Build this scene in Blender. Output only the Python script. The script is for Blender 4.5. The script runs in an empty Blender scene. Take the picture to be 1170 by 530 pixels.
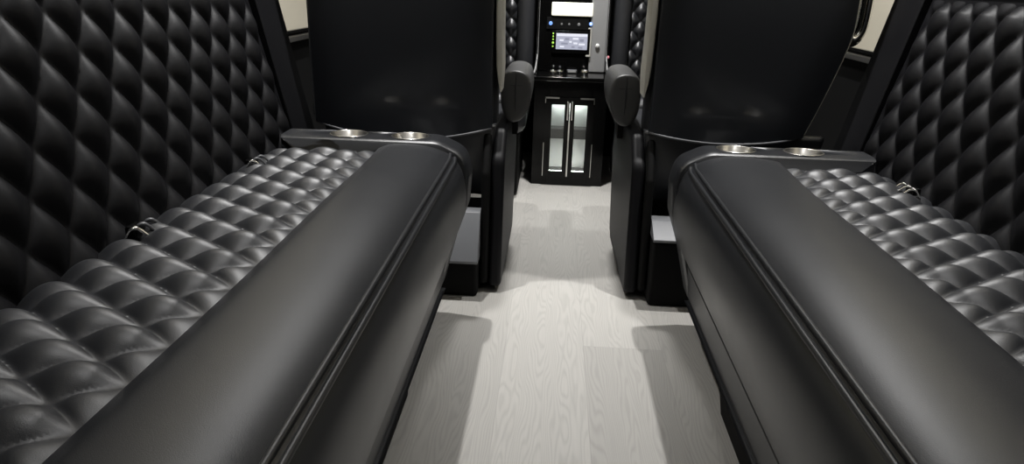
import bpy, bmesh, math, random
from mathutils import Vector, Matrix
random.seed(4)
C = bpy.context.scene.collection
PI = math.pi
XC = 0.055            # middle line of the aisle

# ------------------------------------------------------------------ materials
def mat(name, col=(0.8, 0.8, 0.8), rough=0.5, metal=0.0, spec=0.5, coat=0.0, coat_rough=0.1,
        emit=None, estr=0.0, bump=0.0, bscale=400.0, trans=0.0, alpha=1.0, tint=0.0):
    m = bpy.data.materials.new(name); m.use_nodes = True
    nt = m.node_tree; b = nt.nodes['Principled BSDF']
    b.inputs['Base Color'].default_value = (*col, 1)
    b.inputs['Roughness'].default_value = rough
    b.inputs['Metallic'].default_value = metal
    b.inputs['Specular IOR Level'].default_value = spec
    b.inputs['Coat Weight'].default_value = coat
    b.inputs['Coat Roughness'].default_value = coat_rough
    b.inputs['Transmission Weight'].default_value = trans
    b.inputs['Alpha'].default_value = alpha
    if emit:
        b.inputs['Emission Color'].default_value = (*emit, 1)
        b.inputs['Emission Strength'].default_value = estr
    tc = nt.nodes.new('ShaderNodeTexCoord')
    nz = nt.nodes.new('ShaderNodeTexNoise'); nz.inputs['Scale'].default_value = bscale
    nz.inputs['Detail'].default_value = 3
    nt.links.new(tc.outputs['Object'], nz.inputs['Vector'])
    if bump > 0:
        bp = nt.nodes.new('ShaderNodeBump'); bp.inputs['Strength'].default_value = bump
        bp.inputs['Distance'].default_value = 0.0006
        nt.links.new(nz.outputs['Fac'], bp.inputs['Height'])
        nt.links.new(bp.outputs['Normal'], b.inputs['Normal'])
    if tint > 0:   # slight unevenness of the surface's gloss
        mr = nt.nodes.new('ShaderNodeMapRange')
        mr.inputs['To Min'].default_value = rough - tint; mr.inputs['To Max'].default_value = rough + tint
        n2 = nt.nodes.new('ShaderNodeTexNoise'); n2.inputs['Scale'].default_value = 9
        nt.links.new(tc.outputs['Object'], n2.inputs['Vector'])
        nt.links.new(n2.outputs['Fac'], mr.inputs['Value'])
        nt.links.new(mr.outputs['Result'], b.inputs['Roughness'])
    return m

M = {}
M['leather'] = mat('black_leather', (0.0125, 0.0135, 0.016), 0.39, spec=0.72, bump=0.35, bscale=900, tint=0.03)
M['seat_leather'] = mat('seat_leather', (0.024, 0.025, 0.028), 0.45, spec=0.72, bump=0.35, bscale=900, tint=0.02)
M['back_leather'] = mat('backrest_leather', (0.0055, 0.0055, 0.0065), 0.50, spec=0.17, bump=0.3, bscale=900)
M['matt'] = mat('matt_black', (0.004, 0.004, 0.004), 0.7, spec=0.15)
M['shell'] = mat('satin_shell', (0.018, 0.020, 0.025), 0.40, spec=0.4, coat=0.6, coat_rough=0.09)
M['gloss'] = mat('gloss_black', (0.003, 0.003, 0.003), 0.12, spec=0.22)
M['chrome'] = mat('chrome', (0.78, 0.77, 0.74), 0.14, metal=1.0)
M['steel'] = mat('brushed_steel', (0.62, 0.60, 0.56), 0.28, metal=1.0)
M['grey_leather'] = mat('grey_leather', (0.16, 0.165, 0.175), 0.45, bump=0.3, bscale=700)
M['dark_grey'] = mat('dark_grey_plastic', (0.07, 0.072, 0.078), 0.4)
M['edge_grey'] = mat('edge_trim_grey', (0.52, 0.51, 0.46), 0.4)
M['beige'] = mat('beige_wall_lining', (0.56, 0.52, 0.42), 0.7, bump=0.2, bscale=200)
M['headliner'] = mat('headliner', (0.42, 0.41, 0.39), 0.9)
M['armrest'] = mat('armrest_leather', (0.045, 0.045, 0.044), 0.45, spec=0.6, bump=0.3, bscale=800)
M['thread'] = mat('stitching', (0.03, 0.03, 0.032), 0.6)
M['lining'] = mat('cooler_lining', (0.75, 0.76, 0.74), 0.5)
M['shelf_grey'] = mat('cooler_shelf', (0.028, 0.029, 0.028), 0.5)
M['column'] = mat('console_column_grey', (0.28, 0.28, 0.28), 0.35, spec=0.5)
M['lamp'] = mat('lamp_diffuser', (0.9, 0.9, 0.8), 0.5, emit=(1.0, 0.98, 0.78), estr=0.8)
M['screen'] = mat('screen_glow', (0.1, 0.1, 0.1), 0.3, emit=(0.50, 0.52, 0.66), estr=0.75)
M['screen_light'] = mat('screen_header', (0.1, 0.1, 0.1), 0.3, emit=(0.80, 0.82, 0.92), estr=0.95)
M['screen_dark'] = mat('screen_icon', (0.1, 0.1, 0.1), 0.3, emit=(0.30, 0.32, 0.44), estr=0.7)
M['blue'] = mat('blue_indicator', (0.05, 0.1, 0.3), 0.3, emit=(0.22, 0.42, 1.0), estr=1.1)
M['white_led'] = mat('white_indicator', (0.3, 0.3, 0.3), 0.3, emit=(0.8, 0.9, 1.0), estr=1.2)
M['green'] = mat('green_indicator', (0.1, 0.2, 0.02), 0.3, emit=(0.50, 0.85, 0.12), estr=0.9)
M['icon'] = mat('dim_icon', (0.1, 0.1, 0.1), 0.4, emit=(0.6, 0.6, 0.6), estr=0.16)
M['pink'] = mat('red_indicator', (0.3, 0.1, 0.1), 0.4, emit=(1.0, 0.35, 0.40), estr=0.6)

# frosted cooler pane
g = bpy.data.materials.new('cooler_glass'); g.use_nodes = True
nt = g.node_tree; nt.nodes.clear()
out = nt.nodes.new('ShaderNodeOutputMaterial'); mx = nt.nodes.new('ShaderNodeMixShader')
tr = nt.nodes.new('ShaderNodeBsdfTransparent'); tr.inputs['Color'].default_value = (0.86, 0.88, 0.87, 1)
gl = nt.nodes.new('ShaderNodeBsdfGlossy'); gl.inputs['Roughness'].default_value = 0.15
mx.inputs['Fac'].default_value = 0.08
nt.links.new(tr.outputs[0], mx.inputs[1]); nt.links.new(gl.outputs[0], mx.inputs[2])
nt.links.new(mx.outputs[0], out.inputs['Surface'])
M['glass'] = g

def floor_material():
    m = bpy.data.materials.new('pale_oak_planks'); m.use_nodes = True
    nt = m.node_tree; N = nt.nodes; L = nt.links; b = N['Principled BSDF']
    def math_(op, a, bb=None, c=None):
        n = N.new('ShaderNodeMath'); n.operation = op
        for i, v in enumerate((a, bb, c)):
            if v is None: continue
            if isinstance(v, (int, float)): n.inputs[i].default_value = v
            else: L.new(v, n.inputs[i])
        return n.outputs[0]
    tc = N.new('ShaderNodeTexCoord'); sp = N.new('ShaderNodeSeparateXYZ')
    L.new(tc.outputs['Object'], sp.inputs[0])
    X, Y = sp.outputs[0], sp.outputs[1]
    u = math_('DIVIDE', math_('ADD', X, 0.09), 0.2)
    pid = math_('FLOOR', u); fu = math_('FRACT', u)
    v = math_('DIVIDE', math_('SUBTRACT', math_('SUBTRACT', Y, 1.05), math_('MULTIPLY', pid, 0.56)), 1.95)
    bid = math_('FLOOR', v); fv = math_('FRACT', v)
    cb = N.new('ShaderNodeCombineXYZ'); L.new(pid, cb.inputs[0]); L.new(bid, cb.inputs[1])
    wn = N.new('ShaderNodeTexWhiteNoise'); wn.noise_dimensions = '3D'; L.new(cb.outputs[0], wn.inputs['Vector'])
    # cathedral grain: long stretched rings, different for every board
    gx = math_('SUBTRACT', fu, 0.5)
    gv = N.new('ShaderNodeCombineXYZ')
    L.new(math_('ADD', math_('MULTIPLY', gx, 1.0), math_('MULTIPLY', wn.outputs['Value'], 0.05)), gv.inputs[0])
    L.new(math_('ADD', math_('MULTIPLY', Y, 0.62), math_('MULTIPLY', wn.outputs['Value'], 7.0)), gv.inputs[1])
    L.new(math_('MULTIPLY', wn.outputs['Value'], 5.0), gv.inputs[2])
    nz = N.new('ShaderNodeTexNoise'); nz.inputs['Scale'].default_value = 2.6; nz.inputs['Detail'].default_value = 2.5
    nz.inputs['Roughness'].default_value = 0.45
    L.new(gv.outputs[0], nz.inputs['Vector'])
    fld = math_('ADD', math_('MULTIPLY', nz.outputs['Fac'], 9.0), math_('MULTIPLY', math_('ABSOLUTE', gx), 9.0))
    ring = math_('SINE', math_('MULTIPLY', fld, 2 * PI * 2.7))
    ring = math_('POWER', math_('ADD', math_('MULTIPLY', ring, 0.5), 0.5), 2.0)
    fibre = N.new('ShaderNodeTexNoise'); fibre.inputs['Scale'].default_value = 1.0; fibre.inputs['Detail'].default_value = 4
    fc = N.new('ShaderNodeCombineXYZ'); L.new(math_('MULTIPLY', X, 260), fc.inputs[0]); L.new(math_('MULTIPLY', Y, 7), fc.inputs[1])
    L.new(fc.outputs[0], fibre.inputs['Vector'])
    dark = math_('ADD', math_('MULTIPLY', ring, 0.12), math_('MULTIPLY', fibre.outputs['Fac'], 0.16))
    val = math_('SUBTRACT', 1.10, dark)
    val = math_('MULTIPLY', val, math_('ADD', 0.84, math_('MULTIPLY', wn.outputs['Value'], 0.22)))
    # seams
    su = math_('MINIMUM', fu, math_('SUBTRACT', 1.0, fu)); sv = math_('MINIMUM', fv, math_('SUBTRACT', 1.0, fv))
    seam = math_('MINIMUM', math_('DIVIDE', su, 0.006), math_('DIVIDE', sv, 0.0007))
    seam = math_('MINIMUM', seam, 1.0)
    val = math_('MULTIPLY', val, math_('ADD', 0.82, math_('MULTIPLY', seam, 0.18)))
    mixc = N.new('ShaderNodeVectorMath'); mixc.operation = 'SCALE'
    mixc.inputs[0].default_value = (0.430, 0.417, 0.390); L.new(val, mixc.inputs['Scale'])
    L.new(mixc.outputs[0], b.inputs['Base Color'])
    b.inputs['Roughness'].default_value = 0.42; b.inputs['Specular IOR Level'].default_value = 0.4
    bp = N.new('ShaderNodeBump'); bp.inputs['Strength'].default_value = 0.25; bp.inputs['Distance'].default_value = 0.0006
    L.new(val, bp.inputs['Height']); L.new(bp.outputs['Normal'], b.inputs['Normal'])
    return m
M['floor'] = floor_material()

# ------------------------------------------------------------------ helpers
def obj(name, bm, m, parent=None, smooth=True, bevel=0.0, segs=3, sub=0, kind=None, label=None, angle=None):
    bmesh.ops.recalc_face_normals(bm, faces=bm.faces[:])
    me = bpy.data.meshes.new(name); bm.to_mesh(me); bm.free()
    o = bpy.data.objects.new(name, me); C.objects.link(o)
    ms = m if isinstance(m, (list, tuple)) else [m]
    for k in ms: me.materials.append(k)
    for p in me.polygons: p.use_smooth = smooth
    if bevel > 0:
        b = o.modifiers.new('bevel', 'BEVEL'); b.width = bevel; b.segments = segs
        b.limit_method = 'ANGLE'; b.angle_limit = math.radians(35); b.harden_normals = True
    if sub:
        s = o.modifiers.new('sub', 'SUBSURF'); s.levels = sub; s.render_levels = sub
    if parent: o.parent = parent
    if kind: o['kind'] = kind
    if label: o['label'] = label
    return o
def thing(name, label, cat, loc=(0, 0, 0), group=None):
    o = bpy.data.objects.new(name, None); C.objects.link(o); o.location = loc
    o.empty_display_size = 0.1
    o['label'] = label; o['category'] = cat
    if group: o['group'] = group
    return o
def settle(root):
    """children were built in world coordinates: keep them there under a moved root"""
    for ch in root.children:
        ch.matrix_parent_inverse = Matrix.Translation(-root.location)
def box(bm, x0, x1, y0, y1, z0, z1):
    r = bmesh.ops.create_cube(bm, size=1)
    for v in r['verts']:
        v.co = Vector(((x0 + x1) / 2 + v.co.x * (x1 - x0), (y0 + y1) / 2 + v.co.y * (y1 - y0), (z0 + z1) / 2 + v.co.z * (z1 - z0)))
    return r['verts']
def B(*a):
    bm = bmesh.new(); box(bm, *a); return bm
def tube(bm, pts, r, n=10, closed=False):
    pts = [Vector(p) for p in pts]; K = len(pts); rings = []
    up = Vector((0, 0, 1)); prev = None
    for i, p in enumerate(pts):
        if closed: t = (pts[(i + 1) % K] - pts[i - 1])
        else: t = pts[min(i + 1, K - 1)] - pts[max(i - 1, 0)]
        t.normalize()
        if prev is None:
            a = up if abs(t.z) < 0.9 else Vector((1, 0, 0)); nrm = t.cross(a).normalized()
        else: nrm = (prev - t * prev.dot(t)).normalized()
        prev = nrm; bi = t.cross(nrm)
        rr = r[i] if isinstance(r, (list, tuple)) else r
        rings.append([bm.verts.new(p + (nrm * math.cos(2 * PI * k / n) + bi * math.sin(2 * PI * k / n)) * rr) for k in range(n)])
    rng = K if closed else K - 1
    for i in range(rng):
        a, b = rings[i], rings[(i + 1) % K]
        for k in range(n): bm.faces.new((a[k], a[(k + 1) % n], b[(k + 1) % n], b[k]))
    if not closed:
        bm.faces.new(rings[0][::-1]); bm.faces.new(rings[-1])
def lathe(bm, prof, cx, cy, z0, n=32):
    rings = []
    for r, z in prof:
        rings.append([bm.verts.new((cx + r * math.cos(2 * PI * k / n), cy + r * math.sin(2 * PI * k / n), z0 + z)) for k in range(n)])
    for i in range(len(rings) - 1):
        for k in range(n): bm.faces.new((rings[i][k], rings[i][(k + 1) % n], rings[i + 1][(k + 1) % n], rings[i + 1][k]))
    return rings
def grid(bm, nu, nv, f):
    vs = [[bm.verts.new(f(i / nu, j / nv)) for j in range(nv + 1)] for i in range(nu + 1)]
    for i in range(nu):
        for j in range(nv): bm.faces.new((vs[i][j], vs[i + 1][j], vs[i + 1][j + 1], vs[i][j + 1]))
    return vs
def prism(bm, pts, axis, a0, a1):
    """closed outline pts (2d) extruded along axis ('x','y','z') from a0 to a1"""
    def mk(p, a):
        if axis == 'x': return (a, p[0], p[1])
        if axis == 'y': return (p[0], a, p[1])
        return (p[0], p[1], a)
    v0 = [bm.verts.new(mk(p, a0)) for p in pts]; v1 = [bm.verts.new(mk(p, a1)) for p in pts]
    n = len(pts)
    for i in range(n): bm.faces.new((v0[i], v0[(i + 1) % n], v1[(i + 1) % n], v1[i]))
    bm.faces.new(v0[::-1]); bm.faces.new(v1)
def rounded(pts, rad, seg=6):
    out = []; n = len(pts)
    for i in range(n):
        p = Vector(pts[i]); a = Vector(pts[i - 1]); b = Vector(pts[(i + 1) % n])
        r = rad[i] if isinstance(rad, (list, tuple)) else rad
        if r <= 0: out.append(tuple(p)); continue
        d1 = (a - p).normalized(); d2 = (b - p).normalized()
        half = math.acos(max(-1, min(1, d1.dot(d2)))) / 2
        t = min(r / math.tan(half), (a - p).length * 0.48, (b - p).length * 0.48)
        p1 = p + d1 * t; p2 = p + d2 * t
        for k in range(seg + 1):
            s = k / seg; out.append(tuple((1 - s) ** 2 * p1 + 2 * s * (1 - s) * p + s * s * p2))
    return out
def catmull(pts, sub=6):
    out = []; P = [Vector(p) for p in pts]; P = [P[0] * 2 - P[1]] + P + [P[-1] * 2 - P[-2]]
    for i in range(1, len(P) - 2):
        for k in range(sub):
            t = k / sub; p0, p1, p2, p3 = P[i - 1:i + 3]
            out.append(0.5 * ((2 * p1) + (-p0 + p2) * t + (2 * p0 - 5 * p1 + 4 * p2 - p3) * t * t + (-p0 + 3 * p1 - 3 * p2 + p3) * t ** 3))
    out.append(P[-2]); return out

# ------------------------------------------------------------------ the setting
WL, WR = XC - 0.93, XC + 0.93
YB, YF, ZT = -1.3, 3.75, 1.9
obj('floor', B(WL - .1, WR + .1, YB, YF, -0.04, 0), M['floor'], smooth=False, kind='structure')
obj('ceiling', B(WL - .1, WR + .1, YB, YF, ZT, ZT + .05), M['headliner'], smooth=False, kind='structure')
obj('wall_front', B(WL - .1, WR + .1, YF, YF + .05, 0, ZT), M['matt'], smooth=False, kind='structure')
obj('wall_back', B(WL - .1, WR + .1, YB - .05, YB, 0, ZT), M['matt'], smooth=False, kind='structure')
for s, nm, w in ((-1, 'left', WL), (1, 'right', WR)):
    x0, x1 = (w - .06, w) if s < 0 else (w, w + .06)
    obj('wall_' + nm, B(x0, x1, YB, YF, 0.70, ZT), M['beige'], smooth=False, kind='structure')
    obj('baseboard_' + nm, B(x0, x1, YB, YF, 0, 0.699), M['matt'], smooth=False, kind='structure')
    bm = bmesh.new()
    a, b = (w - 0.001, w + 0.016) if s < 0 else (w - 0.016, w + 0.001)
    box(bm, a, b, YB, YF, 0.700, 0.708)
    t = obj('trim_1' if s < 0 else 'trim_2', bm, M['gloss'], bevel=.002, kind='structure')
    bm = bmesh.new()
    a, b = (w - 0.001, w + 0.026) if s < 0 else (w - 0.026, w + 0.001)
    box(bm, a, b, YB, YF, 0.672, 0.690)
    t = obj('trim_3' if s < 0 else 'trim_4', bm, M['steel'], bevel=.004, kind='structure')

# ------------------------------------------------------------------ long bench sofas
def puff(u, v, e=0.55):
    return ((math.sin(PI * u) ** 2 + .0012) ** .5 * (math.sin(PI * v) ** 2 + .0012) ** .5) ** e
Y0, YE = -0.25, 1.675
def bench(s):
    X = lambda a: XC + s * a
    side = 'left' if s < 0 else 'right'
    qa = 0.481 if s < 0 else 0.507
    root = thing('bench_sofa', 'long black leather bench sofa with diamond-quilted seat along the %s wall' % side, 'sofa', (X(.55), 0.75, 0))
    root['group'] = 'facing bench sofas'
    # front border and apron, one swept skin
    prof = [(qa + .004, .466), (qa, .472), (qa - .006, .480), (qa - .02, .4865), (.445, .4915), (.405, .4940), (.365, .4920), (.330, .4850),
            (.303, .4740), (.284, .4600), (.268, .434), (.260, .400), (.258, .360), (.265, .315), (.281, .268), (.305, .222),
            (.309, .2165), (.307, .212), (.309, .205), (.315, .160), (.320, .125), (.326, .116), (.345, .114), (.74, .114)]
    def sweep(bm, prof, ys, pull=None):
        rows = [[bm.verts.new((X(a), y, z)) for a, z in prof] for y in ys]
        for i in range(len(ys) - 1):
            for j in range(len(prof) - 1): bm.faces.new((rows[i][j], rows[i + 1][j], rows[i + 1][j + 1], rows[i][j + 1]))
        return rows
    pf = [tuple(p) for p in catmull(prof, 4)]
    ys = [Y0 + (YE - Y0) * k / 90 for k in range(91)]
    bm = bmesh.new(); rows = sweep(bm, pf, ys)
    # close the ends and the hidden back of the body
    for r in (rows[0], rows[-1]):
        c = [bm.verts.new((X(.74), r[0].co.y, .44)), bm.verts.new((X(qa + .004), r[0].co.y, .44))]
        bm.faces.new(r + c)
    a0 = rows[0]; 
    # gentle unevenness of the stuffed border
    for v in bm.verts:
        if v.co.z > .25:
            v.co.z += .006 * max(0, (v.co.y - 1.45) / .225) ** 1.5 * min(1, max(0, (v.co.z - .40) / .07))
            v.co.z += 0.0016 * math.sin(v.co.y * 7 + s) * max(0, (v.co.z - .40) / .07)
    obj('border_cushion', bm, M['leather'], root, label='smooth rolled front border and apron')
    # double piping with a groove
    bm = bmesh.new()
    for a, z in ((.2945, .4700), (.2835, .4608), ):
        pts = [(X(a), y, z) for y in [Y0 + (1.64 - Y0) * k / 50 for k in range(51)]] + [(X(a + .002), 1.665, z + .005), (X(a + .008), 1.688, z + .009)]
        tube(bm, pts, .0048, 8)
    obj('piping', bm, M['leather'], root)
    # quilted seat
    P, Q = 0.0830, 0.1215
    def seat(i, j):
        a = qa - .003 + (0.775 - qa) * j; y = Y0 + (YE - Y0) * i
        u = y / P + (a - qa) / Q; v = y / P - (a - qa) / Q
        edge = min(1, j * 7, (1 - i) * 40 + .25)
        z = .468 + .023 * puff(u - .78 / P, v - .78 / P, .68) * (0.20 + .80 * edge)
        back = max(0, (a - .66) / .115); z -= .035 * back ** 2
        return (X(a), y, z)
    bm = bmesh.new(); grid(bm, 520, 84, seat)
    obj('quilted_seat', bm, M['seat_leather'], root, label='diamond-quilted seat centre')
    obj('seat_base', B(min(X(qa + .01), X(.78)), max(X(qa + .01), X(.78)), Y0, YE, .115, .44), M['matt'], root)
    # backrest: solid frame and quilted panel
    bk = lambda z: .757 + .25 * (z - .47)
    ye_b = 2.03
    bm = bmesh.new()
    out = [(bk(.35) + .018, .35), (bk(.86) + .012, .868), (bk(.90) - .004, .895), (bk(.96) + .004, .955), (bk(.96) + .035, .985), (.918, .97), (.915, .35)]
    out = rounded(out, [.005, .003, .01, .03, .03, .01, .005], 4)
    prism(bm, [(X(a), z) for a, z in out], 'y', Y0, 1.87)
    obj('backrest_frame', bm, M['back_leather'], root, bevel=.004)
    bm = bmesh.new()
    out = [(bk(.35) + .008, .35), (bk(.93) - .012, .93), (bk(.97) + .01, .985), (.917, .97), (.914, .35)]
    out = rounded(out, [.01, .03, .03, .01, .005], 5)
    prism(bm, [(X(a), z) for a, z in out], 'y', 1.872, ye_b)
    obj('side_bolster', bm, M['back_leather'], root, bevel=.028, segs=5, label='plain smooth end bolster of the backrest')
    P2, Q2 = 0.0925, 0.125
    def backq(i, j):
        z = .40 + (.868 - .40) * j; y = Y0 + (1.868 - Y0) * i
        u = y / P2 + z / Q2; v = y / P2 - z / Q2
        edge = max(0.0, min(1, (1 - j) * 16, (1 - i) * 50))
        h = .022 * puff(u - 1.19 / P2 - .817 / Q2, v - 1.19 / P2 + .817 / Q2, .62) * edge
        a = bk(z) + .012 - h
        return (X(a), y, z + h * .2)
    bm = bmesh.new(); grid(bm, 480, 130, backq)
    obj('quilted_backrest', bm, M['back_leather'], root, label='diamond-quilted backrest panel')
    # end panel with the cup holders, rounded over towards the aisle
    def rail(a_in, a_out, ztop, r, y0, y1):
        o = [(a_in, ztop), (a_out, ztop), (a_out, .13), (a_in, .13)]
        return o
    bm = bmesh.new()
    o = [(.725, .470), (.725, .507), (.330, .507), (.264, .476), (.251, .42), (.256, .34), (.289, .245), (.322, .117), (.33, .115), (.42, .115), (.42, .45)]
    o = rounded(o, [.004, .006, .08, .06, .05, .06, .06, .004, .01, .01, .02], 7)
    o = [(X(a), z) for a, z in o]
    yc = 1.720; hw = .050
    # rounded section: several slices from front to rear
    cxm, czm = X(.50), .33
    slices = []
    for t in [k / 16 for k in range(17)]:
        yy = yc - hw * math.cos(PI * t)
        e = abs(2 * (yy - yc) / (2 * hw)); inset = .007 * e ** 6
        slices.append((yy, inset))
    rings = []
    n = len(o)
    for yy, ins in slices:
        ring = []
        for k in range(n):
            p = Vector(o[k]); a = Vector(o[k - 1]); b = Vector(o[(k + 1) % n])
            d = (b - a).normalized(); nn = Vector((-d.y, d.x))
            sgn = -1 if s < 0 else 1
            # outline runs top edge outward then down: inward normal
            ring.append(bm.verts.new((p.x + nn.x * ins * sgn, yy, p.y + nn.y * ins * sgn)))
        rings.append(ring)
    for i in range(len(rings) - 1):
        for k in range(n): bm.faces.new((rings[i][k], rings[i][(k + 1) % n], rings[i + 1][(k + 1) % n], rings[i + 1][k]))
    bm.faces.new(rings[0][::-1]); bm.faces.new(rings[-1])
    ep = obj('armrest', bm, M['leather'], root, label='flat end armrest that rolls down over the bench end')
    # cup holders sunk into the flat top
    for ca in ((.562, .406) if s < 0 else (.565, .402)):
        bm = bmesh.new(); r_ = lathe(bm, [(.042, -.06), (.042, .03)], 0, 0, 0, 40); bm.faces.new(r_[0]); bm.faces.new(r_[-1])
        bmesh.ops.recalc_face_normals(bm, faces=bm.faces[:])
        for v in bm.verts: v.co = Vector((v.co.x * 1.16 + X(ca), v.co.y + 1.720, v.co.z + .5068))
        me = bpy.data.meshes.new('cut'); bm.to_mesh(me); bm.free()
        cut = bpy.data.objects.new('cut', me); C.objects.link(cut); cut.parent = root
        md = ep.modifiers.new('hole', 'BOOLEAN'); md.object = cut; md.operation = 'DIFFERENCE'; md.solver = 'EXACT'
        bpy.context.view_layer.update()
        ne = bpy.data.meshes.new_from_object(ep.evaluated_get(bpy.context.evaluated_depsgraph_get()))
        ep.modifiers.clear(); ep.data = ne; bpy.data.objects.remove(cut)
        bm = bmesh.new()
        r_ = lathe(bm, [(.0418, .0005), (.0405, .0014), (.0385, .0005), (.0380, -.055)], 0, 0, 0, 40); bm.faces.new(r_[-1])
        for v in bm.verts: v.co = Vector((v.co.x * 1.16 + X(ca), v.co.y + 1.720, v.co.z + .5068))
        ch = obj('cup_holder', bm, M['steel'], root, label='steel cup holder sunk into the armrest')
    # recessed plinth under the bench, its end cut at a slant
    bm = bmesh.new()
    prism(bm, [(Y0, 0), (1.335, 0), (1.36, .03), (1.50, .118), (Y0, .118)], 'x', X(.345), X(.74))
    obj('base_frame', bm, M['matt'], root, smooth=False, bevel=.004)
    settle(root)
    return root
benches = [bench(-1), bench(1)]

# ------------------------------------------------------------------ seat belt buckles between seat and backrest
def buckle(x, y, z, s, label, pale=False):
    root = thing('seat_belt_buckle', label, 'seat belt', (x, y, z), 'seat belt buckles in the bench seats')
    bm = bmesh.new()
    box(bm, x - .010, x + .010, y - .016, y + .016, z - .012, z + .010)
    obj('buckle_body', bm, M['gloss'], root, bevel=.004)
    for k, dy in enumerate((-.020, .002, .024)):
        bm = bmesh.new()
        pts = catmull([(x + s * .004, y + dy - .006, z - .008), (x - s * .006, y + dy - .003, z + .008), (x - s * .016, y + dy + .004, z + .008), (x - s * .028, y + dy + .012, z - .008)], 5)
        w = .005; rows = []
        for p in pts:
            rows.append([bm.verts.new(p + Vector((0, -w, 0))), bm.verts.new(p + Vector((0, 0, .004))), bm.verts.new(p + Vector((0, w, 0))), bm.verts.new(p + Vector((0, 0, -.003)))])
        for i in range(len(rows) - 1):
            for q in range(4): bm.faces.new((rows[i][q], rows[i][(q + 1) % 4], rows[i + 1][(q + 1) % 4], rows[i + 1][q]))
        bm.faces.new(rows[0]); bm.faces.new(rows[-1][::-1])
        obj('tongue', bm, M['chrome'] if (k == 0 or pale) else M['dark_grey'], root, label='chrome latch tongue' if k == 0 else None)
    settle(root)
buckle(-.672, 1.045, .478, -1, 'black and chrome seat belt buckle on the left bench, nearer the camera')
buckle(-.668, 1.500, .478, -1, 'black and chrome seat belt buckle on the left bench, close to its cup holders')
buckle(.785, 1.50, .478, 1, 'pale seat belt buckle at the back edge of the right bench seat', True)

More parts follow.
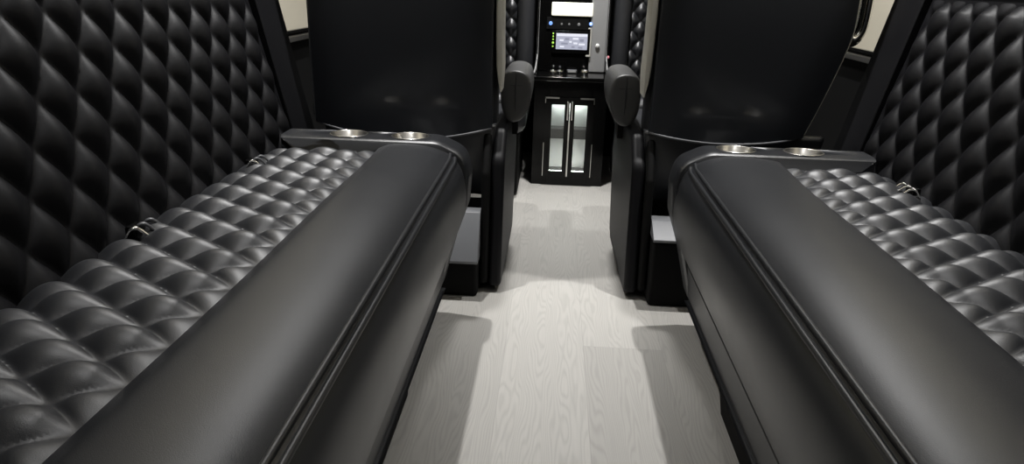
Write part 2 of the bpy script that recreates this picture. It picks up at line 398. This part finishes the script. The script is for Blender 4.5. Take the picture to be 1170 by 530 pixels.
# ------------------------------------------------------------------ captain's chairs seen from behind
def captain_chair(s):
    X = lambda a: XC + s * a
    side = 'left' if s < 0 else 'right'
    lab = ('black leather captain\'s chair seen from behind, beyond the %s bench sofa' % side)
    if s > 0: lab += ', with chrome grab handle'
    root = thing('captain_chair', lab, 'chair', (X(.45), 2.25, 0), 'captain\'s chairs seen from behind')
    def bb(a0, a1, y0, y1, z0, z1): return B(min(X(a0), X(a1)), max(X(a0), X(a1)), y0, y1, z0, z1)
    # back shell: slightly bowed panel, rear face towards the camera
    def sh(i, j):
        tp = .085 if s > 0 else .0; ao = .735 - tp * max(0, (.40 - j) / .40) ** 1.2; a = .222 + (ao - .222) * i; z = .487 + (1.22 - .487) * j
        e = abs(2 * i - 1); yy = 1.955 + .022 * e ** 6 - .006 * math.sin(PI * j) + .004 * math.sin(PI * i)
        return (X(a), yy, z - (.020 if s > 0 else .036) * math.sin(PI * i) * (1 - j) ** 3 - (0 if s > 0 else .006))
    bm = bmesh.new(); vs = grid(bm, 30, 20, sh)
    g = bmesh.ops.extrude_face_region(bm, geom=bm.faces[:])
    for v in g['geom']:
        if isinstance(v, bmesh.types.BMVert): v.co.y = 2.005
    obj('back_shell', bm, M['shell'], root, bevel=.006, label='smooth rear shell of the backrest')
    # hem piping along the bottom and the outer edge
    bm = bmesh.new()
    tube(bm, [(X(.224 + (.41 if s > 0 else .50) * k / 24), 1.956 + .022 * abs(2 * k / 24 - 1) ** 6 - .001, .488 - (.020 if s > 0 else .036) * math.sin(PI * k / 24) - (0 if s > 0 else .006)) for k in range(25)], .0035, 8)
    obj('hem_piping', bm, M['dark_grey'], root, label='grey piping along the lower hem')
    bm = bmesh.new()
    tube(bm, [(X(.735 - (.085 if s > 0 else 0) * max(0, (.40 - k / 24) / .40) ** 1.2), 1.978, .50 + .70 * k / 24) for k in range(25)], .0035, 8)
    obj('edge_piping', bm, M['edge_grey'] if s > 0 else M['dark_grey'], root)
    # backrest cushion, wider than the shell on its far side
    def cush(a0, a1, y0, y1, z0, z1, r, name, m, label=None):
        bm = bb(a0, a1, y0, y1, z0, z1)
        return obj(name, bm, m, root, bevel=r, segs=6, label=label)
    cush(.212, .625 if s > 0 else .700, 2.008, 2.12, .46, 1.23, .035, 'backrest', M['leather'])
    # pale edge strip towards the aisle
    bm = bmesh.new()
    pts = catmull([(X(.200), 1.985, .585), (X(.203), 1.982, .64), (X(.206), 1.980, .75), (X(.207), 1.979, .90), (X(.207), 1.98, 1.18)], 5)
    rows = []
    for i, p in enumerate(pts):
        w = .002 + .008 * min(1, i / 6)
        rows.append([bm.verts.new(p + Vector((dx * w, dy, 0))) for dx, dy in ((-1, 0), (-.7, -.006), (.7, -.006), (1, 0), (1, .08), (-1, .08))])
    for i in range(len(rows) - 1):
        for q in range(6): bm.faces.new((rows[i][q], rows[i][(q + 1) % 6], rows[i + 1][(q + 1) % 6], rows[i + 1][q]))
    bm.faces.new(rows[0]); bm.faces.new(rows[-1][::-1])
    obj('edge_trim', bm, M['edge_grey'], root, bevel=.002, label='pale grey trim along the aisle edge of the backrest')
    # leather skirt below the shell with a soft sag
    def sk(i, j):
        a = .212 + .50 * i + (.030 * (1 - j) * (1 - 2 * i)); z = .266 + .224 * j
        fold = .010 * math.sin(5.2 * i * PI + 2.5 * j) * (1 - j) * .8
        return (X(a), 1.985 + .05 * (1 - j) ** 2 + fold + .006 * math.sin(PI * j), z)
    bm = bmesh.new(); grid(bm, 40, 16, sk)
    g = bmesh.ops.extrude_face_region(bm, geom=bm.faces[:])
    for v in g['geom']:
        if isinstance(v, bmesh.types.BMVert): v.co.y += .03
    obj('skirt', bm, M['leather'], root, label='soft leather skirt under the back shell')
    # seat cushion
    cush(.185, .735, 2.08, 2.62, .30, .455, .04, 'seat', M['leather'])
    # tall side shroud towards the aisle
    bm = bmesh.new()
    o = rounded([(1.955, .395), (1.905, .02), (2.02, .004), (2.50, .004), (2.62, .30), (2.60, .46), (2.04, .47)], [.05, .02, .02, .05, .08, .05, .05], 6)
    prism(bm, o, 'x', X(.182), X(.220))
    obj('side_shroud', bm, M['back_leather'], root, bevel=.014, segs=4)
    bm = bmesh.new()
    prism(bm, rounded([(1.93, .36), (1.90, .03), (1.99, .004), (2.30, .004), (2.30, .45), (1.985, .47)], .03, 4), 'x', X(.222), X(.246))
    obj('inner_shroud', bm, M['matt'], root, bevel=.01)
    # swivel base box with slanted grey kick panel
    obj('base', bb(.248, .70, 1.872, 2.50, 0, .118 if s < 0 else .20), M['matt'], root, bevel=.012, segs=3)
    bm = bmesh.new()
    z0 = .112 if s < 0 else .205
    o = [(1.850, z0), (1.845, z0 + .008), (1.915, .248), (1.945, .255), (1.96, z0)]
    prism(bm, rounded(o, .004, 3), 'x', X(.246), X(.68))
    obj('kick_panel', bm, M['grey_leather'], root, bevel=.006, label='slanted grey leather kick panel at the foot')
    # armrest: tall rounded paddle along the seat
    rings = []
    bm = bmesh.new()
    sec = [(.104, .555), (.106, .595), (.116, .620), (.145, .630), (.180, .628), (.200, .612), (.203, .560), (.198, .505), (.180, .474), (.152, .466), (.124, .486), (.110, .520)]
    for t, sc in ((0, .84), (.005, .95), (.016, .99), (.06, 1), (.20, 1), (.30, .97), (.33, .85), (.34, .6)):
        rings.append([bm.verts.new((X(.165 + (a - .153) * sc), 2.135 + t, .550 + (z - .550) * (1 - (1 - sc) * .55))) for a, z in sec])
    for i in range(len(rings) - 1):
        for k in range(12): bm.faces.new((rings[i][k], rings[i][(k + 1) % 12], rings[i + 1][(k + 1) % 12], rings[i + 1][k]))
    bm.faces.new(rings[0][::-1]); bm.faces.new(rings[-1])
    ar = obj('armrest', bm, M['armrest'], root, sub=2)
    bm = bmesh.new()
    tube(bm, [(X(.142 + .0025 * q * .9), 2.1365 - (.0 if 0 < q < 19 else -.01), .585) for q in range(20)], .0016, 6)
    tube(bm, [(X(.165), 2.1375 - .003 * math.sin(PI * q / 12), .50 + .125 * q / 12) for q in range(13)], .0016, 6)
    obj('seam', bm, M['thread'], ar)
    obj('armrest_bracket', bb(.165, .19, 2.30, 2.38, .40, .50), M['matt'], root, bevel=.004)
    if s > 0:   # chrome grab handle standing off the outer edge of the back
        bm = bmesh.new()
        pts = catmull([(X(.733), 2.05, 1.10), (X(.765), 2.06, 1.09), (X(.790), 2.07, 1.03), (X(.793), 2.07, .90), (X(.792), 2.07, .80), (X(.785), 2.07, .768), (X(.768), 2.065, .750), (X(.750), 2.06, .754), (X(.733), 2.05, .775)], 6)
        tube(bm, pts, .0165, 12)
        obj('grab_handle', bm, M['chrome'], root, label='chrome grab handle')
        bm = bmesh.new()
        pts = catmull([(X(.742), 2.06, .76), (X(.756), 2.07, .80), (X(.757), 2.07, .90), (X(.756), 2.07, 1.02), (X(.742), 2.06, 1.08)], 5)
        tube(bm, pts, .011, 10)
        obj('handle_mount', bm, M['gloss'], root)
    settle(root)
for s in (-1, 1): captain_chair(s)

# ------------------------------------------------------------------ quilted chairs facing the camera at the front
def front_chair(s):
    X = lambda a: XC + s * a
    side = 'left' if s < 0 else 'right'
    root = thing('front_seat', 'quilted black leather seat facing the camera, far end, %s of the drinks cabinet' % side, 'chair', (X(.45), 3.2, 0), 'quilted seats facing the camera at the far end')
    def bb(a0, a1, y0, y1, z0, z1): return B(min(X(a0), X(a1)), max(X(a0), X(a1)), y0, y1, z0, z1)
    a0 = (.148 if s < 0 else .208)
    obj('base', bb(a0 + .04, .72, 2.92, 3.45, 0, .28), M['matt'], root, bevel=.02)
    obj('seat', bb(a0 + .01, .74, 2.85, 3.42, .282, .45), M['leather'], root, bevel=.045, segs=6)
    obj('backrest', bb(a0 - .004, .74, 3.42, 3.52, .40, 1.2), M['leather'], root, bevel=.03, segs=5)
    bm = bmesh.new()
    def roll(i, j):
        th = PI * i; z = .47 + .70 * j; r = .046 * (1 - .2 * abs(2 * j - 1) ** 6)
        return (X(a0 + .042 - .046 * math.cos(th)), 3.418 - r * math.sin(th) * 1.2, z)
    grid(bm, 16, 30, roll)
    obj('side_bolster', bm, M['seat_leather'], root, label='smooth side roll of the backrest')
    def q(i, j):
        a = a0 + .088 + (.70 - a0 - .088) * i; z = .47 + .70 * j
        u = a / .075 + z / .085; v = a / .075 - z / .085
        return (X(a), 3.412 - .022 * puff(u, v), z)
    bm = bmesh.new(); grid(bm, 90, 140, q)
    obj('quilted_backrest', bm, M['leather'], root, label='diamond-quilted backrest centre')
    settle(root)
for s in (-1, 1): front_chair(s)

# ------------------------------------------------------------------ drinks cabinet
cx0, cx1, cyf, cyb, czt = -.079, .242, 3.13, 3.46, .490
cab = thing('drinks_cabinet', 'gloss black drinks cabinet with two lit glass doors at the end of the aisle', 'cabinet', ((cx0 + cx1) / 2, 3.3, 0))
bm = bmesh.new()
w = .045
ix0, ix1, iz0, iz1 = -.012, .174, .060, .378
box(bm, cx0, ix0, cyf, cyb, 0, czt - .018); box(bm, ix1, cx1, cyf, cyb, 0, czt - .018)
box(bm, ix0 - .001, ix1 + .001, cyf, cyb, 0, iz0); box(bm, ix0 - .001, ix1 + .001, cyf, cyb, iz1, czt - .018)
box(bm, ix0 - .001, ix1 + .001, cyb - .03, cyb, iz0 - .001, iz1 + .001)
obj('body', bm, M['gloss'], cab, smooth=False)
obj('worktop', B(cx0 - .006, cx1 + .006, cyf - .008, cyb + .06, czt - .018, czt), M['gloss'], cab, bevel=.003)
obj('lining', B(ix0 + .001, ix1 - .001, cyf + .10, cyb - .032, iz0 + .001, iz1 - .001), M['lining'], cab, smooth=False, label='pale lit lining behind the glass')
obj('shelf', B(ix0 + .001, ix1 - .001, cyf + .02, cyf + .0985, .212, .256), M['shelf_grey'], cab, smooth=False, label='grey shelf behind the glass')
mid = (ix0 + ix1) / 2
for k in (0, 1):
    x0, x1 = (cx0 + .050, mid - .0015) if k == 0 else (mid + .0015, cx1 - .054)
    px0, px1 = (x0 + .030, x1 - .021) if k == 0 else (x0 + .021, x1 - .030)
    d0, d1 = cyf - .018, cyf - .002
    bm = bmesh.new()
    zz0, zz1 = .045, .402; pz0, pz1 = .068, .372
    box(bm, x0, px0, d0, d1, zz0, zz1); box(bm, px1, x1, d0, d1, zz0, zz1)
    box(bm, px0 - .0005, px1 + .0005, d0, d1, zz0, pz0); box(bm, px0 - .0005, px1 + .0005, d0, d1, pz1, zz1)
    dr = obj('door', bm, M['gloss'], cab, smooth=False)
    obj('glass_pane', B(px0 - .002, px1 + .002, d0 + .006, d0 + .010, pz0 - .002, pz1 + .002), M['glass'], dr, smooth=False)
    bm = bmesh.new()
    hx = x1 - .008 if k == 0 else x0 + .008
    box(bm, hx - .0035, hx + .0035, d0 - .014, d0 - .008, .306, .388)
    box(bm, hx - .002, hx + .002, d0 - .010, d0 + .001, .372, .378); box(bm, hx - .002, hx + .002, d0 - .010, d0 + .001, .316, .322)
    obj('door_handle', bm, M['chrome'], dr, bevel=.001, label='slim chrome bar handle')
    ex = x0 if k == 0 else x1
    sg = 1 if k == 0 else -1
    bm = bmesh.new()
    box(bm, min(ex, ex + sg * .062), max(ex, ex + sg * .062), d0 - .003, d0 + .001, .398, .405)
    box(bm, min(ex, ex + sg * .003), max(ex, ex + sg * .003), d0 - .003, d0 + .001, .378, .403)
    obj('corner_trim', bm, M['chrome'], dr, smooth=False, label='thin chrome corner trim')
    obj('edge_trim', B(ex - .0012, ex + .0012, d0 - .003, d0 + .001, .046, .20), M['chrome'], dr, smooth=False, label='thin chrome edge trim')
bm = bmesh.new(); box(bm, mid - .003, mid + .003, cyf - .0215, cyf - .0185, .046, .300)
obj('centre_trim', bm, M['chrome'], cab, smooth=False)
bm = bmesh.new(); box(bm, ix0 + .004, ix1 - .004, cyf + .004, cyf + .012, iz0 + .0015, iz0 + .005); 
obj('light_strip', bm, mat('cooler_led', (.8, .8, .8), .5, emit=(1, 1, .96), estr=45.0), cab, smooth=False)
bm = bmesh.new(); box(bm, ix0 + .004, ix1 - .004, cyf + .06, cyf + .068, iz1 - .005, iz1 - .0015)
obj('light_strip', bm, mat('cooler_led_dim', (.8, .8, .8), .5, emit=(.95, 1, .97), estr=45.0), cab, smooth=False)
settle(cab)

# ------------------------------------------------------------------ control console behind the cabinet
con = thing('control_console', 'black control console with touch screen and lit lamp panel above the drinks cabinet', 'control panel', (.08, 3.4, .49))
yc_ = 3.330
obj('panel', B(-.072, .160, yc_, yc_ + .06, .491, 1.15), M['gloss'], con, bevel=.004)
obj('column', B(.1605, .236, yc_ - .004, yc_ + .06, .491, 1.15), M['column'], con, bevel=.006, label='grey upright to the right of the screen')
for sg, xe in ((-1, -.077), (1, .239)):
    bm = bmesh.new()
    pts = catmull([(xe + sg * .010, 3.20, .494), (xe + sg * .004, 3.25, .515), (xe, 3.29, .56), (xe, 3.315, .64), (xe, 3.318, .80), (xe, 3.318, 1.14)], 6)
    tube(bm, pts, .004, 8)
    obj('edge_trim', bm, M['column'], con, label='slim grey edge trim that flares onto the worktop')
    bm = bmesh.new()
    pr = [(3.19, .4915), (3.24, .500), (3.288, .56), (3.31, .64), (3.312, 1.14), (3.345, 1.14), (3.345, .4915)]
    prism(bm, pr, 'x', xe - .002, xe + .002)
    obj('side_cheek', bm, M['gloss'], con, smooth=False)
yf = yc_
def plate(x0, x1, z0, z1, m, name, depth=.004, parent=None, bevel=.001, label=None, y=None):
    y = yf if y is None else y
    return obj(name, B(x0, x1, y - depth, y + .001, z0, z1), m, parent or con, bevel=bevel, label=label)
lp = plate(-.020, .166, .739, .797, M['lamp'], 'lamp_panel', .012, bevel=.005, label='glowing cream lamp panel')
plate(-.040, .150, .680, .732, M['matt'], 'button_panel', .005)
def led(x, z, r, m, name, y=None, label=None):
    bm = bmesh.new()
    bmesh.ops.create_uvsphere(bm, u_segments=14, v_segments=8, radius=r)
    for v in bm.verts: v.co = Vector((v.co.x + x, v.co.y * .5 + (yf - .006 if y is None else y), v.co.z + z))
    return obj(name, bm, m, con, label=label)
led(-.022, .705, .0085, M['blue'], 'indicator_light', label='blue indicator light')
led(.160, .707, .0085, M['blue'], 'indicator_light', label='blue indicator light'); led(.160, .707, .0045, M['white_led'], 'indicator_light', yf - .010, label='white centre of the blue light')
for x in (.028, .062, .106): led(x, .703, .005 if x != .106 else .007, M['icon'], 'button', label='dim button')
plate(-.012, .160, .575, .675, M['gloss'], 'screen_bezel', .008)
sc_ = plate(.006, .149, .592, .663, M['screen'], 'touch_screen', .010)
# what the screen shows: a pale header and blurred blocks
def ui(x0, x1, z0, z1, m, nm):
    return obj(nm, B(x0, x1, yf - .0112, yf - .0098, z0, z1), m, sc_, smooth=False)
ui(.008, .147, .650, .661, M['screen_light'], 'screen_header')
for (x0, x1, z0, z1) in ((.022, .040, .628, .636), (.046, .066, .634, .643), (.082, .108, .636, .645), (.114, .132, .628, .640), (.030, .060, .614, .622), (.066, .078, .622, .630),
                         (.086, .104, .616, .624), (.110, .138, .612, .620), (.024, .044, .600, .607), (.078, .092, .600, .608), (.108, .128, .598, .605)):
    ui(x0, x1, z0, z1, random.choice((M['screen_light'], M['screen_dark'])), 'screen_block')
for k, z in enumerate((.661, .648, .635, .620, .604)):
    led(-.008, z, .0036 if k != 3 else .0052, M['green'], 'status_light', yf - .010, label='green status light')
# bracket right of the screen; pale grey stands in for chrome's bright reflection
bm = bmesh.new()
box(bm, .1605, .1665, yf - .013, yf - .003, .565, .690)
box(bm, .145, .1665, yf - .013, yf - .003, .562, .570)
box(bm, .150, .1665, yf - .013, yf - .003, .684, .690)
obj('bracket', bm, M['edge_grey'], con, bevel=.0015, label='bracket beside the screen, pale grey in place of shining chrome')
led(.196, .612, .010, M['lining'], 'column_glint', yf - .010, label='pale bead standing in for a bright reflection on the grey column')  # reflection on the column, put in as a pale bead
led(.247, .565, .006, M['pink'], 'indicator_light', 3.312, label='small pinkish red light')
settle(con)
# small things on the worktop
def tumbler(x, y, r, h, lab):
    bm = bmesh.new(); rg = lathe(bm, [(r * .8, 0), (r, h), (r * .9, h), (r * .72, .003)], x, y, czt, 20); bm.faces.new(rg[0]); bm.faces.new(rg[-1])
    o = obj('metal_cup', bm, M['chrome']); o['label'] = lab; o['category'] = 'cup'; o['group'] = 'small metal cups on the cabinet'
tumbler(.000, 3.24, .018, .016, 'low chrome cup on the cabinet worktop, leftmost of three')
tumbler(.030, 3.262, .016, .014, 'low chrome cup on the cabinet worktop, middle one of three')
tumbler(.142, 3.262, .020, .018, 'low chrome cup on the cabinet worktop, below the right end of the screen')
kp = thing('remote_control', 'small dark remote with grey face standing on the cabinet worktop below the screen', 'remote', (.085, 3.285, czt))
obj('body', B(.062, .108, 3.27, 3.30, czt + .0005, czt + .016), M['dark_grey'], kp, bevel=.003)
obj('keypad', B(.067, .103, 3.268, 3.2705, czt + .004, czt + .012), M['column'], kp, bevel=.001, label='grey key face')
settle(kp)

# ------------------------------------------------------------------ light
def spot(name, loc, power, size=.03, ang=150, blend=.6, col=(1, .97, .92), aim=None):
    l = bpy.data.lights.new(name, 'SPOT'); l.energy = power; l.shadow_soft_size = size
    l.spot_size = math.radians(ang); l.spot_blend = blend; l.color = col
    o = bpy.data.objects.new(name, l); C.objects.link(o); o.location = loc
    if aim: o.rotation_euler = (Vector(aim) - Vector(loc)).to_track_quat('-Z', 'Y').to_euler()
    return o
for s in (-1, 1):
    spot('ceiling_spot', (XC + s * .47, 1.90, 1.86), 116, .018, 112, 1.0, (1, .99, .98), (XC + s * 1.10, 1.80, 0))
    spot('ceiling_spot', (XC + s * .47, 0.70, 1.86), 22, .03, 112, 1.0, (1, .99, .98), (XC + s * 1.10, .70, 0))
spot('ceiling_spot', (XC, 2.85, 1.86), 150, .05, 96, 1.0, (1, .99, .98))
al = bpy.data.lights.new('bench_fill_light', 'AREA'); al.energy = 1.2; al.shape = 'RECTANGLE'; al.size = .7; al.size_y = 1.2; al.color = (1, 1, 1)  # unseen soft fill, added to lift the benches without a second shadow
ao = bpy.data.objects.new('bench_fill_light', al); C.objects.link(ao); ao.location = (XC, .5, 1.86)
w = bpy.data.worlds.new('world'); bpy.context.scene.world = w; w.use_nodes = True
w.node_tree.nodes['Background'].inputs['Color'].default_value = (0.008, 0.008, 0.009, 1)

# ------------------------------------------------------------------ camera
Rv = (0.99773133, 0.04714589, -0.04805681)
Fv = (0.06111606, -0.33496303, 0.94024709)
Dv = (-0.02823153, 0.94105103, 0.33708448)
ax = [Vector((Rv[i], Fv[i], -Dv[i])) for i in range(3)]
mw = Matrix(((ax[0].x, -ax[1].x, -ax[2].x), (ax[0].y, -ax[1].y, -ax[2].y), (ax[0].z, -ax[1].z, -ax[2].z)))
cam = bpy.data.cameras.new('camera'); cam.sensor_width = 36; cam.lens = 800 / 1170 * 36
cam.clip_start = .02
co = bpy.data.objects.new('camera', cam); C.objects.link(co)
co.matrix_world = Matrix.Translation((0, 0, .88)) @ mw.to_4x4()
sc = bpy.context.scene; sc.camera = co
sc.view_settings.view_transform = 'Standard'; sc.view_settings.look = 'None'
sc.view_settings.gamma = 1; sc.view_settings.use_curve_mapping = False
sc.view_settings.exposure = 0.0
